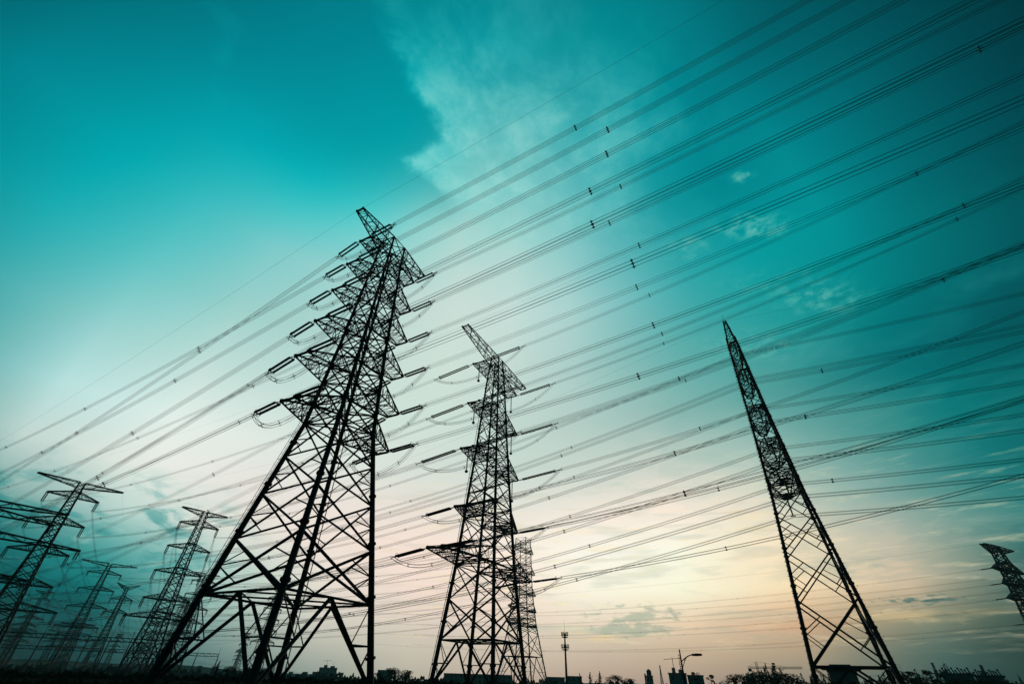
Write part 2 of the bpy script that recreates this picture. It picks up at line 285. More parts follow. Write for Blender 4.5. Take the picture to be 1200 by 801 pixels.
# ------------------------------------------------------------------ lattice towers
def lerp(a, b, t): return a + (b - a) * t
class Tower:
    """local frame: +x along the arms, +y along the line; world heading = bearing of +x"""
    def __init__(s, name, label, pos, heading, prof, arms, gw, rl=(.3, .15), rb=.09, rs=.05, panels=None, group='lattice transmission towers', simple=False, cat='transmission tower', flange=True, arm_n=5):
        s.h = R(heading); s.pos = Vector((pos[0], pos[1], 0)); s.prof = prof; s.arms = arms; s.gw = gw; s.simple = simple
        s.root = empty(name, s.pos, 0, label, cat, group)
        s.A = Vector((math.sin(s.h), math.cos(s.h), 0)); s.L = Vector((-math.cos(s.h), math.sin(s.h), 0))
        s.rb, s.rs, s.arm_n = rb, rs, arm_n
        zt = prof[-1][0]
        # legs
        for sx, sy in ((-1, -1), (-1, 1), (1, 1), (1, -1)):
            m = MB(); P_, R_ = [], []
            for i_, ((z0, w0), (z1, w1)) in enumerate(zip(prof, prof[1:])):
                a = s.loc(sx * w0, sy * w0, z0); b = s.loc(sx * w1, sy * w1, z1)
                r0 = lerp(rl[0], rl[1], z0 / zt); r1 = lerp(rl[0], rl[1], z1 / zt); d = (b - a).normalized()
                P_.append(a); R_.append(r0)
                if flange and not simple:
                    k = max(1, int((z1 - z0) / 6))
                    for i in range(1, k + 1):
                        t = (i - .5) / k; p = a.lerp(b, t); r = lerp(r0, r1, t)
                        for o_, f_ in ((-.17, 1), (-.16, 1.45), (.16, 1.45), (.17, 1)): P_.append(p + d * o_); R_.append(r * f_)
            P_.append(b); R_.append(r1)
            m.poly(P_, R_, 4 if simple else 8)
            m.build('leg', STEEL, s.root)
        # panels
        if panels is None:
            z = prof[0][0]; zs = [z]
            while z < zt - 1e-3:
                w = s.w(z); z = min(zt, z + max(w * 1.25, 2.0)); zs.append(z)
            for a in arms + [gw]:
                if not a: continue
                for k in (a['z'], a['z'] + a['d']):
                    if 0 < k < zt: zs.append(k)
            zs = sorted(zs); out = [zs[0]]
            for z in zs[1:]:
                if z - out[-1] > 1.1: out.append(z)
            panels = out
        m = MB(); n = 4 if simple else 5
        keys = set(round(k, 2) for a in arms for k in (a['z'], a['z'] + a['d']))
        for i, (z0, z1) in enumerate(zip(panels, panels[1:])):
            w0, w1 = s.w(z0), s.w(z1)
            for (ax, ay), (bx, by) in (((-1, -1), (1, -1)), ((1, -1), (1, 1)), ((1, 1), (-1, 1)), ((-1, 1), (-1, -1))):
                p0 = s.loc(ax * w0, ay * w0, z0); q0 = s.loc(bx * w0, by * w0, z0); p1 = s.loc(ax * w1, ay * w1, z1); q1 = s.loc(bx * w1, by * w1, z1)
                r = rb * (1.0 if i > 1 else 1.25) * (1 - .35 * z0 / zt)
                if i == 0:                                   # portal panel at the foot: inverted V and struts
                    mid = (p1 + q1) / 2; m.tube(p0, mid, r * 1.15, n=n); m.tube(q0, mid, r * 1.15, n=n); m.tube(p1, q1, r * .72, n=n)
                    for P0, P1 in ((p0, p1), (q0, q1)):
                        a = P0.lerp(mid, .5); b = P0.lerp(P1, .5); m.tube(a, b, rs, n=4); m.tube(a, P1, rs, n=4)
                        a2 = P0.lerp(mid, .25); m.tube(a2, b, rs, n=4)
                else:
                    m.tube(p0, q1, r, n=n); m.tube(q0, p1, r, n=n)
                    if round(z1, 2) in keys or i == len(panels) - 2: m.tube(p1, q1, r * .9, n=n)
                    if z1 - z0 > 3.5 and not simple:         # redundant members
                        c = (p0 + q1 + q0 + p1) / 4
                        for P0, P1, X in ((p0, p1, q1), (q0, q1, p1)):
                            b = P0.lerp(P1, .5); m.tube(b, P0.lerp(X, .27), rs, n=4); m.tube(b, P1.lerp(q0 if X is q1 else p0, .27), rs, n=4)
            if round(z0, 2) in keys or i == 1:              # plan bracing
                m.tube(s.loc(-w0, -w0, z0), s.loc(w0, w0, z0), rs * 1.2, n=4); m.tube(s.loc(-w0, w0, z0), s.loc(w0, -w0, z0), rs * 1.2, n=4)
                if i == 1:
                    P = [s.loc(0, -w0, z0), s.loc(w0, 0, z0), s.loc(0, w0, z0), s.loc(-w0, 0, z0)]
                    for k in range(4): m.tube(P[k], P[(k + 1) % 4], rs * 1.1, n=4)
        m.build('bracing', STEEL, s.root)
        for a in arms + ([gw] if gw else []):
            for sx in (-1, 1):
                L = a['aL'] if sx < 0 else a['aR']
                if L: s.arm(sx, a['z'], L, a['d'], a.get('t', .5), a.get('inv', False), a.get('up', 0))
    def w(s, z):
        for (z0, w0), (z1, w1) in zip(s.prof, s.prof[1:]):
            if z <= z1: return lerp(w0, w1, (z - z0) / (z1 - z0))
        return s.prof[-1][1]
    def loc(s, x, y, z): return s.A * x + s.L * y + Vector((0, 0, z))
    def W(s, x, y, z): return s.pos + s.loc(x, y, z)
    def arm(s, sx, z, L, d, t, inv, upz=0):
        m = MB(); N = s.arm_n; zt = s.prof[-1][0]; th = .35
        zb, zu = (z, z + d)
        if inv: zb, zu = z - d, z                           # flat top chord, bottom chord rising to the tip
        wb, wu = s.w(zb), s.w(min(zu, zt))
        rc = s.rb * 1.0; rz = s.rs * .9
        tb = z + upz if not inv else z - th + upz; tu = z + th + upz if not inv else z + upz
        ch = []
        for sy in (-1, 1):
            b0, b1 = s.loc(sx * wb, sy * wb, zb), s.loc(sx * L, sy * t, tb)
            u0, u1 = s.loc(sx * wu, sy * wu, zu), s.loc(sx * L, sy * t, tu)
            m.tube(b0, b1, rc, n=4); m.tube(u0, u1, rc, n=4); ch.append((b0, b1, u0, u1))
            for i in range(N):
                t0, t1 = i / N, (i + 1) / N
                if i % 2: m.tube(b0.lerp(b1, t0), u0.lerp(u1, t1), rz, n=4)
                else: m.tube(u0.lerp(u1, t0), b0.lerp(b1, t1), rz, n=4)
                if i: m.tube(u0.lerp(u1, t0), b0.lerp(b1, t0), rz * .8, n=4)
        (b0, b1, u0, u1), (c0, c1, v0, v1) = ch
        for i in range(N):
            t0, t1 = i / N, (i + 1) / N
            m.tube(b0.lerp(b1, t1), c0.lerp(c1, t1), rz, n=4)
            m.tube((b0 if i % 2 else c0).lerp(b1 if i % 2 else c1, t0), (c0 if i % 2 else b0).lerp(c1 if i % 2 else b1, t1), rz, n=4)
            m.tube((u0 if i % 2 else v0).lerp(u1 if i % 2 else v1, t0), (v0 if i % 2 else u0).lerp(v1 if i % 2 else u1, t1), rz, n=4)
        m.tube(b1, c1, rc * 1.3, n=5); m.tube(b1, u1, rc * 1.5, n=5); m.tube(c1, v1, rc * 1.5, n=5)
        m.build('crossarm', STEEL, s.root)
    def local(s, p): return p - s.pos

def sheds(n, r0, r1):
    pr = []
    for i in range(n):
        t = i / n; pr += [(t + .05 / n, r0), (t + .35 / n, r1), (t + .55 / n, r1), (t + .75 / n, r0)]
    return [(0, r0)] + pr + [(1, r0)]
def tension_string(T, tip, end, sep=.68, nsh=26, r=.17):
    """twin tension insulator string from crossarm tip to the conductor clamp"""
    a, b = T.local(tip), T.local(end); d = (b - a).normalized(); side = d.cross(Vector((0, 0, 1))).normalized(); v = side.cross(d)
    p0, p1 = a.lerp(b, .12), a.lerp(b, .88); m = MB()
    for q in (-1, 1): m.lathe(p0 + side * sep / 2 * q + v * .0, p1 + side * sep / 2 * q, sheds(nsh, r * .55, r), 8)
    o = m.build('insulator_string', PORC, T.root)
    for P, Q in ((a, p0), (b, p1)):
        m = MB()
        for q in (-1, 1): m.tube(P, Q + side * sep / 2 * q, .07, n=4)
        m.tube(Q - side * sep * .7, Q + side * sep * .7, .1, n=5)
        if P is b:
            for q in (-1, 1):
                for w in (-1, 1): m.tube(b, b + d * .5 + side * q * .23 + v * w * .23, .04, n=4)
        m.build('yoke', STEEL, o)
    m = MB(); m.ring(p1 - d * .15, d, .52, .035); m.build('grading_ring', ALU, o)
def hang_string(T, tip, L=3.2, r=.16, twin=True, simple=False):
    a = T.local(tip); b = a - Vector((0, 0, L)); m = MB()
    for q in ((-1, 1) if twin else (0,)):
        o_ = T.A * (.36 * q); m.lathe(a + o_ - Vector((0, 0, .25)), b + o_ + Vector((0, 0, .25)), sheds(6 if simple else 18, r * .55, r), 6)
    m.tube(a, a - Vector((0, 0, .3)), .06, n=4); m.tube(b - T.L * .45, b + T.L * .45, .1, n=4); m.tube(b, b + Vector((0, 0, .3)), .06, n=4)
    m.build('insulator_string', PORC, T.root); return T.pos + b
def weight_post(T, tip, L=5.0):
    a = T.local(tip); b = a - Vector((0, 0, L)); m = MB(); m.lathe(a, b, sheds(22, .08, .15), 6)
    m.lathe(b, b - Vector((0, 0, .7)), [(0, .1), (.3, .38), (.7, .38), (1, .1)], 8); m.build('jumper_post', PORC, T.root)
    return T.pos + b - Vector((0, 0, .3))

OFF4 = [(-.23, -.23), (.23, -.23), (.23, .23), (-.23, .23)]
def para(P0, P1, sag, t): p = P0.lerp(P1, t); p.z -= 4 * sag * t * (1 - t); return p
def frame(d): s_ = d.cross(Vector((0, 0, 1))).normalized(); return s_, s_.cross(d)
def bundle(name, label, group, pts_fn_list, rad=.03, spread=1.05, spacer=(45, 60), spl=True, cat='power line', quad=True):
    """pts_fn_list: list of (P0, P1, sag) joined end to end"""
    mid = pts_fn_list[0][0]; root = empty(name, mid, 0, label, cat, group)
    path = []
    for k, (P0, P1, sag) in enumerate(pts_fn_list):
        N = max(14, int((P1 - P0).length / 7))
        for i in range(0 if k == 0 else 1, N + 1): path.append(para(P0, P1, sag, i / N))
    for ox, oz in (OFF4 if quad else [(-.22, 0), (.22, 0)]):
        m = MB(); q = []
        for i, p in enumerate(path):
            d = (path[min(i + 1, len(path) - 1)] - path[max(i - 1, 0)]).normalized(); s_, v = frame(d)
            q.append(p - mid + s_ * ox * spread + v * oz * spread)
        m.poly(q, rad, 4); m.build('conductor', ALU, root)
    if spl:
        for (P0, P1, sag) in pts_fn_list:
            L = (P1 - P0).length; x = spacer[0] * random.uniform(.93, 1.07)
            while x < L - 5:
                t = x / L; c = para(P0, P1, sag, t); d = (para(P0, P1, sag, t + .01) - c).normalized(); s_, v = frame(d); c = c - mid; m = MB()
                if quad:
                    for a, b in ((0, 2), (1, 3)):
                        m.tube(c + (s_ * OFF4[a][0] + v * OFF4[a][1]) * spread * 1.5, c + (s_ * OFF4[b][0] + v * OFF4[b][1]) * spread * 1.5, .06, n=4)
                    for a in range(4):
                        p = c + (s_ * OFF4[a][0] + v * OFF4[a][1]) * spread; m.tube(p - d * .16, p + d * .16, .08, n=4)
                else: m.tube(c - s_ * .3, c + s_ * .3, .06, n=4)
                m.build('spacer', STEEL, root); x += spacer[1] * random.uniform(.85, 1.15)
    return root
def single(name, label, segs, rad=.016, group='ground wires', cat='ground wire'):
    m = MB()
    for (P0, P1, sag) in segs:
        N = max(16, int((P1 - P0).length / 7)); m.poly([para(P0, P1, sag, i / N) for i in range(N + 1)], rad, 4)
    return tag(m.build(name, ALU, origin=segs[0][0]), label, cat, group)
def jumper(T, a, b, drop, via=None, rad=.032):
    """slack four-wire loop below the arm"""
    m = MB(); sp_ = MB(); N = 14; a, b = T.local(a), T.local(b)
    P = [a.lerp(b, i / N) - Vector((0, 0, drop * (1 - abs(2 * i / N - 1) ** 2.4))) for i in range(N + 1)]
    for ox, oz in OFF4: m.poly([p + T.A * ox + Vector((0, 0, oz)) for p in P], rad, 4)
    sp_ = MB()
    for i in (3, 7, 11):
        for q, w in ((0, 2), (1, 3)): sp_.tube(P[i] + T.A * OFF4[q][0] * 1.3 + Vector((0, 0, OFF4[q][1] * 1.3)), P[i] + T.A * OFF4[w][0] * 1.3 + Vector((0, 0, OFF4[w][1] * 1.3)), .05, n=4)
    o = m.build('jumper_loop', ALU, T.root)
    for i in (3, 7, 11):
        s2 = MB()
        for q, w in ((0, 2), (1, 3)): s2.tube(P[i] + T.A * OFF4[q][0] * 1.3 + Vector((0, 0, OFF4[q][1] * 1.3)), P[i] + T.A * OFF4[w][0] * 1.3 + Vector((0, 0, OFF4[w][1] * 1.3)), .05, n=4)
        s2.build('jumper_spacer', STEEL, o)
def ladder(T, sx, sy, z1, off, z0=.5, rung=.9):
    m = MB(); Q = []
    for z in [z0 + i * rung for i in range(int((z1 - z0) / rung))]:
        w = T.w(z); base = T.loc(sx * w, sy * w, z); p = base + off; Q.append(p)
        m.tube(p - Vector((off.y, -off.x, 0)).normalized() * .2, p + Vector((off.y, -off.x, 0)).normalized() * .2, .025, n=4)
        if len(Q) % 4 == 1: m.tube(base, p, .035, n=4)
    for q in (-.2, .2): m.poly([p + Vector((off.y, -off.x, 0)).normalized() * q for p in Q], .035, 4)
    m.build('ladder', STEEL, T.root)

# ------------------------------------------------------------------ ground, hills, scrub
def ground():
    N = 48; m = MB(); rings = [0.01, 15, 40, 90, 120, 180, 350, 700, 1100, 1690]
    for r in rings:
        for i in range(N):
            t = 2 * math.pi * i / N; m.v.append(Vector((r * math.cos(t), r * math.sin(t), gz(r))))
    for k in range(len(rings) - 1):
        for i in range(N): j = (i + 1) % N; m.f.append((k * N + i, k * N + j, (k + 1) * N + j, (k + 1) * N + i))
    return tag(m.build('ground', SOIL), kind='structure')
ground()

# ------------------------------------------------------------------ the three near towers
def arm(z, a, d=3.2, t=.5, aR=None, **k): return dict(z=z, aL=a, aR=a if aR is None else aR, d=d, t=t, **k)
Z1 = [69.27, 61.7, 54.18, 46.46, 38.9, 31.45]; A1 = [6.94, 7.84, 8.71, 9.61, 10.47, 9.9]
P1 = [(0, 8.1), (31.45, 3.6), (46.5, 2.75), (69.3, 1.85), (75, 1.75)]
T1 = Tower('transmission_tower', 'largest nearest black steel pylon with six tiers of crossarms and thick tubular legs', (-26.29, 61.81), 28.06, P1,
           [arm(z, a, 3.2 if z < 65 else 2.6, 1.3) for z, a in zip(Z1, A1)], arm(75, 10.21, 2.8, .8, inv=True), rl=(.42, .20), rb=.16, rs=.085,
           panels=[0, 8.6, 14.8, 20.6, 26.1, 31.45, 34.65, 38.9, 42.1, 46.46, 49.66, 54.18, 57.4, 61.7, 64.9, 69.27, 71.9, 75], arm_n=6)
Z2 = [67.72, 55.38, 42.94, 29.87, 20.33]; A2 = [9.8, 10.5, 11.65, 11.7, 19.2]
P2 = [(0, 6.5), (20.3, 4.6), (43, 3.1), (67.7, 1.75), (75, 1.2)]
T2 = Tower('transmission_tower', 'middle black lattice pylon with long tilted top arm, second in size from the nearest', (-4.25, 103.4), 28.06, P2,
           [arm(z, a, 3.0, 1.6) for z, a in zip(Z2, A2)], arm(75, 17.46, 2.6, .9, inv=True), rl=(.42, .18), rb=.15, rs=.085, arm_n=8,
           panels=[0, 7.2, 14, 20.33, 23.3, 29.87, 32.87, 38, 42.94, 45.94, 50.6, 55.38, 58.38, 63, 67.72, 70.7, 75])
Z3 = [64, 56, 46.5, 38.5, 32]; A3 = [6.2, 6.8, 7.4, 7.4, 6.5]
P3 = [(0, 5.5), (30, 2.75), (50, 1.75), (69, 1.0), (69.3, .8), (75, .3)]
T3 = Tower('transmission_tower', 'slender black lattice tower on the right, seen end on, with narrow pointed mast', (54.2, 83.6), 30, P3,
           [arm(z, a, 3.4, .6) for z, a in zip(Z3, A3)], None, rl=(.34, .14), rb=.12, rs=.07,
           panels=[0, 4.2, 13.0, 20.5, 26.5, 32, 35.4, 38.5, 41.9, 46.5, 49.9, 53, 56, 59.4, 64, 67.4, 69.3, 71.5, 73.3, 75], arm_n=6)
m = MB(); m.tube((0, 0, 75), (0, 0, 77.2), .04, n=4); m.build('lightning_rod', STEEL, T3.root)
ladder(T1, -1, 1, 40, Vector((-.75, .1, 0))); ladder(T1, 1, 1, 33, Vector((.75, .15, 0)))
ladder(T2, -1, 1, 60, Vector((-.6, 0, 0))); 
m = MB()
for sx, sy in ((-1, -1), (1, 1), (-1, 1), (1, -1)):       # step bolts
    z = 1.5
    while z < 68:
        w = T3.w(z); p = T3.loc(sx * w, sy * w, z); m.tube(p, p + Vector((.5 if sy < 0 else -.5, 0, 0)), .05, n=4); z += .75
tag(m.build('step_bolts', STEEL, T3.root), kind='stuff')

ORD = ['top', 'second', 'third', 'fourth', 'fifth', 'sixth']
def bear(a): a = R(a); return Vector((math.sin(a), math.cos(a), 0))
def spanpts(P, D, m, c, t0, S):
    """wire of slope m and curvature c leaving P along D: from t0 to S"""
    f = lambda t: P + D * t + Vector((0, 0, m * t + c * t * t))
    return f(t0), f(S), c * (S - t0) ** 2 / 4
def deadend(T, Z, A, dd, LI, phL, phR, mL, mR, cL, cR, who, SL, SR, targetsL=None, jd=3.4, posts=False, nsh=26, rr=.17):
    for s_ in (-1, 1):
        side = 'near left' if s_ < 0 else 'far right'
        for k, (z, a) in enumerate(zip(Z, A)):
            Lins = LI[k] if isinstance(LI, list) else LI
            tb = T.W(s_ * a, 1.3 if dd is None else dd, z); tf = T.W(s_ * a, -(1.3 if dd is None else dd), z)
            DL, DR = bear(phL), -bear(phR)
            gL = 'four-wire bundles leaving the %s to the left' % who; gR = 'four-wire bundles leaving the %s to the right' % who
            if targetsL:
                E = targetsL[(s_, k)]; dl = (E - tb); dl.z = 0; dl.normalize(); m0 = (E.z - tb.z) / (E - tb).length - .10
                e1 = tb + dl * Lins + Vector((0, 0, m0 * Lins)); seg = (e1, E, 4 * .10 / 16 * (E - e1).length)
                segs = [seg] + targetsL.get(('next', s_, k), [])
            else:
                mk = mL[k] if s_ < 0 else mL[k] - .02
                e1, eE, sg = spanpts(tb, DL, mk, cL, Lins, SL); segs = [(e1, eE, sg)]
            tension_string(T, tb, e1, nsh=nsh, r=rr)
            bundle('conductor_bundle', 'wire bundle running left from the %s, %s end of its %s crossarm' % (who, side, ORD[k]), gL, segs)
            e2, eE, sg = spanpts(tf, DR, mR[k], cR, Lins, SR)
            tension_string(T, tf, e2, nsh=nsh, r=rr)
            bundle('conductor_bundle', 'wire bundle running right from the %s, %s end of its %s crossarm' % (who, side, ORD[k]), gR, [(e2, eE, sg)], spacer=(46 - Lins, 62))
            drop = jd
            if posts and k < 3:
                q = weight_post(T, T.W(s_ * (a - .6), -.2, z)); drop = 4.6
            jumper(T, e1, e2, drop + (e1.z + e2.z) / 2 - z if posts and k < 3 else (2.6 if posts else drop))
deadend(T1, Z1, A1, 1.3, 5.9, -58, -61, [-.20, -.05, -.09, -.17, -.20, -.09], [.055, .06, .06, .06, .06, .05], 3e-4, 4e-4, 'nearest big pylon', 330, 240, rr=.19)
# ------------------------------------------------------------------ suspension towers of the two lines beyond
def susp(label, pos, h, H, Zs, As, gwa, base=6.0, k=1.0, simple=False, hang=3.4, gwz=None, **kw):
    prof = [(gz(math.hypot(*pos)) - .3, base * k), (.3 * H, base * .62 * k), (.6 * H, base * .38 * k), (H, base * .2 * k)]
    T = Tower('transmission_tower', label, pos, h, prof, [arm(z, a if not isinstance(a, tuple) else a[0], 2.8 * k, .5 * k, aR=None if not isinstance(a, tuple) else a[1]) for z, a in zip(Zs, As)],
              arm(H if gwz is None else gwz, gwa, 2.6 * k, .6 * k, inv=True, **kw) if gwa else None, rl=(.42 * k, .22 * k), rb=.19 * k, rs=.12 * k, simple=simple, arm_n=6)
    T.ends = {}
    for i, (z, a) in enumerate(zip(Zs, As)):
        for s_ in (-1, 1):
            aa = a if not isinstance(a, tuple) else a[0 if s_ < 0 else 1]
            T.ends[(s_, i)] = hang_string(T, T.W(s_ * (aa - .3), 0, z), hang * k, simple=simple, r=.32 * k) if hang else T.W(s_ * aa, 0, z)
    return T
Ta = susp('left suspension pylon with three tiers of hanging insulators, its top arm clear of the others', (-217.5, 223.5), 39, 75.7, [68.2, 56, 43.1, 30, 20.5], [10.4, 10.6, 11.2, 12, 18.5], 17.7, hang=4.6)
Td = susp('suspension pylon left of the nearest pylon, just beyond its slanting left leg', (-177.5, 266.6), 39, 75, [67.1, 54.7, 42.5, 30.1, 21.9], [10.4, 10.9, 11.6, 11.0, 15.5], 12.5, hang=4.4)
Tb = susp('smaller pylon between the two left suspension pylons, drooping insulators on its arms', (-357, 439), 39, 75.5, [67.2, 54.6, 41.5, 27.5], [12.5, 13, 14, 15], 21)
Te = susp('pylon mostly hidden behind the suspension pylon left of the nearest pylon', (-288.5, 475), 35, 75, [68, 57, 46, 35, 25], [11, 12, 13, 13, 15], 12, base=7)
Tc = susp('slim pale pylon with spreading horned top, far left beyond the smaller pylon', (-347, 460), 39, 60, [50, 40], [8.5, 9], 9, base=4.5, up=2.5, simple=True)
Tf = susp('dim slender pylon low on the left between the legs of the left suspension pylon', (-578, 634), 39, 75, [66, 46, 34], [9, 14, 14], 9, base=5, simple=True)
Tz = susp('long armed pylon cut off by the left edge of the view', (-178, 151), 39, 46, [41.5, 35, 24], [22, 33, 24], 24, base=4, k=.9)
Tg = Tower('transmission_tower', 'broad many-tiered pylon standing behind the middle pylon, lit by the glow', (11.2, 307.2), 28, [(-2, 11), (28, 6), (45, 4.4), (75, 3.6)],
           [arm(z, a, 3, .8) for z, a in zip([68, 56, 44, 35, 27], [14, 16.5, 17.5, 18, 19])], None, rl=(.4, .22), rb=.16, rs=.1)
Th = susp('pylon top cut off by the right edge of the view', (309.8, 292.1), 64, 75, [61, 53, 45, 33], [18, 16, 21, 15], 14.5, base=5.6, k=1.7, hang=0, aR=23)
Ti = susp('tall grey pylon seen between the legs of the nearest pylon', (-253.8, 560.4), 30, 75, [66, 56, 46, 36, 26], [9, 11, 12, 13, 14], 9, base=6, simple=True)
far = [((290, 741), 45, 30, [38, 31, 24], [6, 6.5, 7], 'small far pylon seen low between the left legs of the nearest pylon'),
       ((141, 742), 45, 39, [40, 34, 28, 21], [5, 7, 8, 8], 'small dim pylon right of the horned pylon, low on the left'),
       ((93, 730), 40, 39, [36, 30, 24, 18], [16, 15, 17, 18], 'wide armed dim pylon at the foot of the smaller left pylon'),
       ((70, 738), 40, 39, [34, 27, 20], [12, 12, 13], 'dim pylon half merged with the wide armed one, low on the left'),
       ((325, 768), 30, 30, [25, 20, 15], [3.5, 4, 4.5], 'tiny pylon just right of the tall grey pylon'),
       ((281, 762), 34, 30, [31, 25, 19], [9, 9, 9], 'boxy tiny pylon behind tree tops under the nearest pylon'),
       ((773, 779), 32, 30, [28, 24, 20, 16], [2.2, 2.6, 3, 3], 'tiny pylon on the skyline left of the street lamp'),
       ((220, 700), 75, 39, [66, 56, 46, 36], [11, 12, 13, 14], 'dim pylon directly behind the left leg of the nearest pylon'),
       ((18, 735), 50, 39, [44, 37, 30], [12, 13, 13], 'dim pylon at the far left edge, low behind wires'),
       ((38, 716), 60, 39, [53, 44, 35, 26], [10, 12, 13, 14], 'dim pylon behind the lower legs of the left suspension pylon'),
       ((186, 727), 60, 39, [53, 44, 35, 26], [9, 11, 12, 13], 'dim pylon in the gap left of the pylon with the horned one behind'),
       ((112, 748), 45, 39, [40, 33, 26], [13, 14, 15], 'tiny wide armed dim pylon between the two suspension pylons'),
       ((205, 745), 50, 39, [44, 37, 30], [10, 11, 12], 'dim pylon low beside the nearest pylon left leg'),
       ((168, 752), 40, 39, [35, 29, 23], [9, 10, 10], 'small dim pylon at the foot of the slim horned pylon'),
       ((1092, 776), 32, 60, [28, 23], [3, 4], 'tiny pylon on the skyline right of the slender tower'),
       ((1149, 779), 26, 60, [23, 19], [3, 4], 'tiny pylon on the skyline near the right edge')]
for (px, py), H, h, Zs, As, lab in far:
    d = ray(px, py); t = (H - 1.6) / d.z; p = (d.x * t, d.y * t)
    D_ = math.hypot(*p); kk = 1.0 if H >= 60 else .8
    if D_ > 1350: f_ = 1350 / D_; p = (p[0] * f_, p[1] * f_); H = 1.6 + (H - 1.6) * f_; Zs = [z * f_ for z in Zs]; As = [a * f_ for a in As]
    FAR = globals().setdefault('FAR', [])
    FAR.append(susp(lab, p, h, H, Zs, As, As[0], base=H * .09, k=kk * 1.25, simple=True, hang=2.0))

def sl(P0, P1, frac=.028): return (P0, P1, (P1 - P0).length * frac)
# middle pylon -> Td -> Te (both sides)
tg = {}
for s_ in (-1, 1):
    for k in range(5):
        n_ = Tc.ends[(s_, min(k, 1))] + Vector((0, 0, -8 * max(0, k - 1))); tg[(s_, k)] = Ta.ends[(s_, k)]; tg[('next', s_, k)] = [sl(Ta.ends[(s_, k)], n_, .045)]
deadend(T2, Z2, A2, 1.6, [12.2, 12.2, 12.2, 8.0, 8.0], -47, -60.5, None, [.07, .07, .07, .05, .05], 0, 7e-4, 'middle pylon', 0, 190, targetsL=tg, posts=True, nsh=36, rr=.2)
# slender tower line: right span, tower, left suspension pylon, then away
T3e = {}
for i, z in enumerate(Z3):
    for s_ in (-1, 1):
        a = A3[i]; p = hang_string(T3, T3.W(s_ * (a - .3), 0, z), 3.4)
        DR = -bear(-63); q = p + DR * 230 + Vector((0, 0, 20)); E = Td.ends[(s_, i)]
        N_ = Te.ends[(s_, i)]
        bundle('conductor_bundle', 'wire bundle hung from the %s arm of the slender tower, %s side' % (ORD[i], 'near' if s_ < 0 else 'far'),
               'four-wire bundles carried by the slender tower', [(q, p, 7), sl(p, E, .03), sl(E, N_, .045)], spacer=(50, 62))
# ground wires
def gwR(T, a, d, ph, m_, c_, S): return spanpts(T.W(a, d, 75), -bear(ph), m_, c_, 0, S)
e = spanpts(T1.W(-10.2, .8, 75), bear(-58), -.10, 2e-4, 0, 330); single('ground_wire', 'thin single wire from the nearest pylon top arm down to the left edge', [e])
e = gwR(T1, -10.2, -.8, -61, .07, 3e-4, 240); single('ground_wire', 'thin single wire from the nearest pylon top arm up to the top edge', [e])
e = gwR(T2, -17.4, -.9, -60.5, .07, 5e-4, 190); single('ground_wire', 'thin single wire leaving the middle pylon top arm, near end, to the right', [e])
e = gwR(T2, 17.4, -.9, -60.5, .07, 5e-4, 190); single('ground_wire', 'thin single wire leaving the middle pylon top arm, far end, to the right', [e])
for s_ in (-1, 1):
    single('ground_wire', 'thin single wire from the middle pylon top arm, %s end, to the left suspension pylon' % ('near' if s_ < 0 else 'far'),
           [sl(T2.W(17.4 * s_, .9, 75), Ta.W(17.5 * s_, 0, 75.7), .02), sl(Ta.W(17.5 * s_, 0, 75.7), Tc.W(9 * s_, 0, 62), .03)])
t3 = T3.W(0, 0, 75); single('ground_wire', 'thin single wire over the pointed mast of the slender tower', [(t3 - bear(-63) * 230 + Vector((0, 0, 4)), t3, 5), sl(t3, Td.W(12, 0, 75), .02)])
# line running from the smaller left pylon toward the right, behind everything, and its continuation
for i in range(4):
    for s_ in (-1, 1):
        a = Tb.ends[(s_, i)]; z = [67, 56, 44, 34][i]; b = Tg.W(s_ * [14, 16.5, 17.5, 18][i], 0, z); c_ = Th.ends[(s_, i)]
        f_ = Tf.ends[(s_, min(i, 2))] + Vector((0, 0, -7 * max(0, i - 2)))
        bundle('conductor_bundle', 'faint bundle from the smaller left pylon to the broad rear pylon, %s tier, %s side' % (ORD[i], 'near' if s_ < 0 else 'far'),
               'faint bundles of the far line', [sl(f_, a, .04), sl(a, b, .022)], spacer=(60, 75), rad=.028)
for i in range(4):
    for s_ in (-1, 1):
        tp = Th.ends[(s_, i)]; E = Vector((-120 + 25 * s_, 560, 55 - 9 * i)); d = (E - tp).normalized(); e1 = tp + d * 7 - Vector((0, 0, .6))
        tension_string(Th, tp, e1, nsh=16, r=.3)
        bundle('conductor_bundle', 'faint bundle strung left from the right-edge pylon, %s tier, %s side' % (ORD[i], 'near' if s_ < 0 else 'far'),
               'faint bundles of the far line to the right', [sl(e1, E, .018)], spacer=(60, 75), rad=.018)
single('ground_wire', 'thin single wire over the top of the right-edge pylon', [(Th.W(-14.4, 0, 75) + Vector((120, -60, 12)), Th.W(-14.4, 0, 75), 2), sl(Th.W(-14.4, 0, 75), Vector((-145, 560, 66)), .015)], rad=.03)
for i in range(3):
    for s_ in (-1, 1):
        a = Tz.ends[(s_, i)]; b = Ti.ends[(s_, i)]
        bundle('conductor_bundle', 'faint twin wires from the cut-off pylon to the tall grey pylon, %s tier, %s side' % (ORD[i], 'near' if s_ < 0 else 'far'),
               'faint wires low on the left', [sl(a, b, .04)], spacer=(60, 70), rad=.025, quad=False)

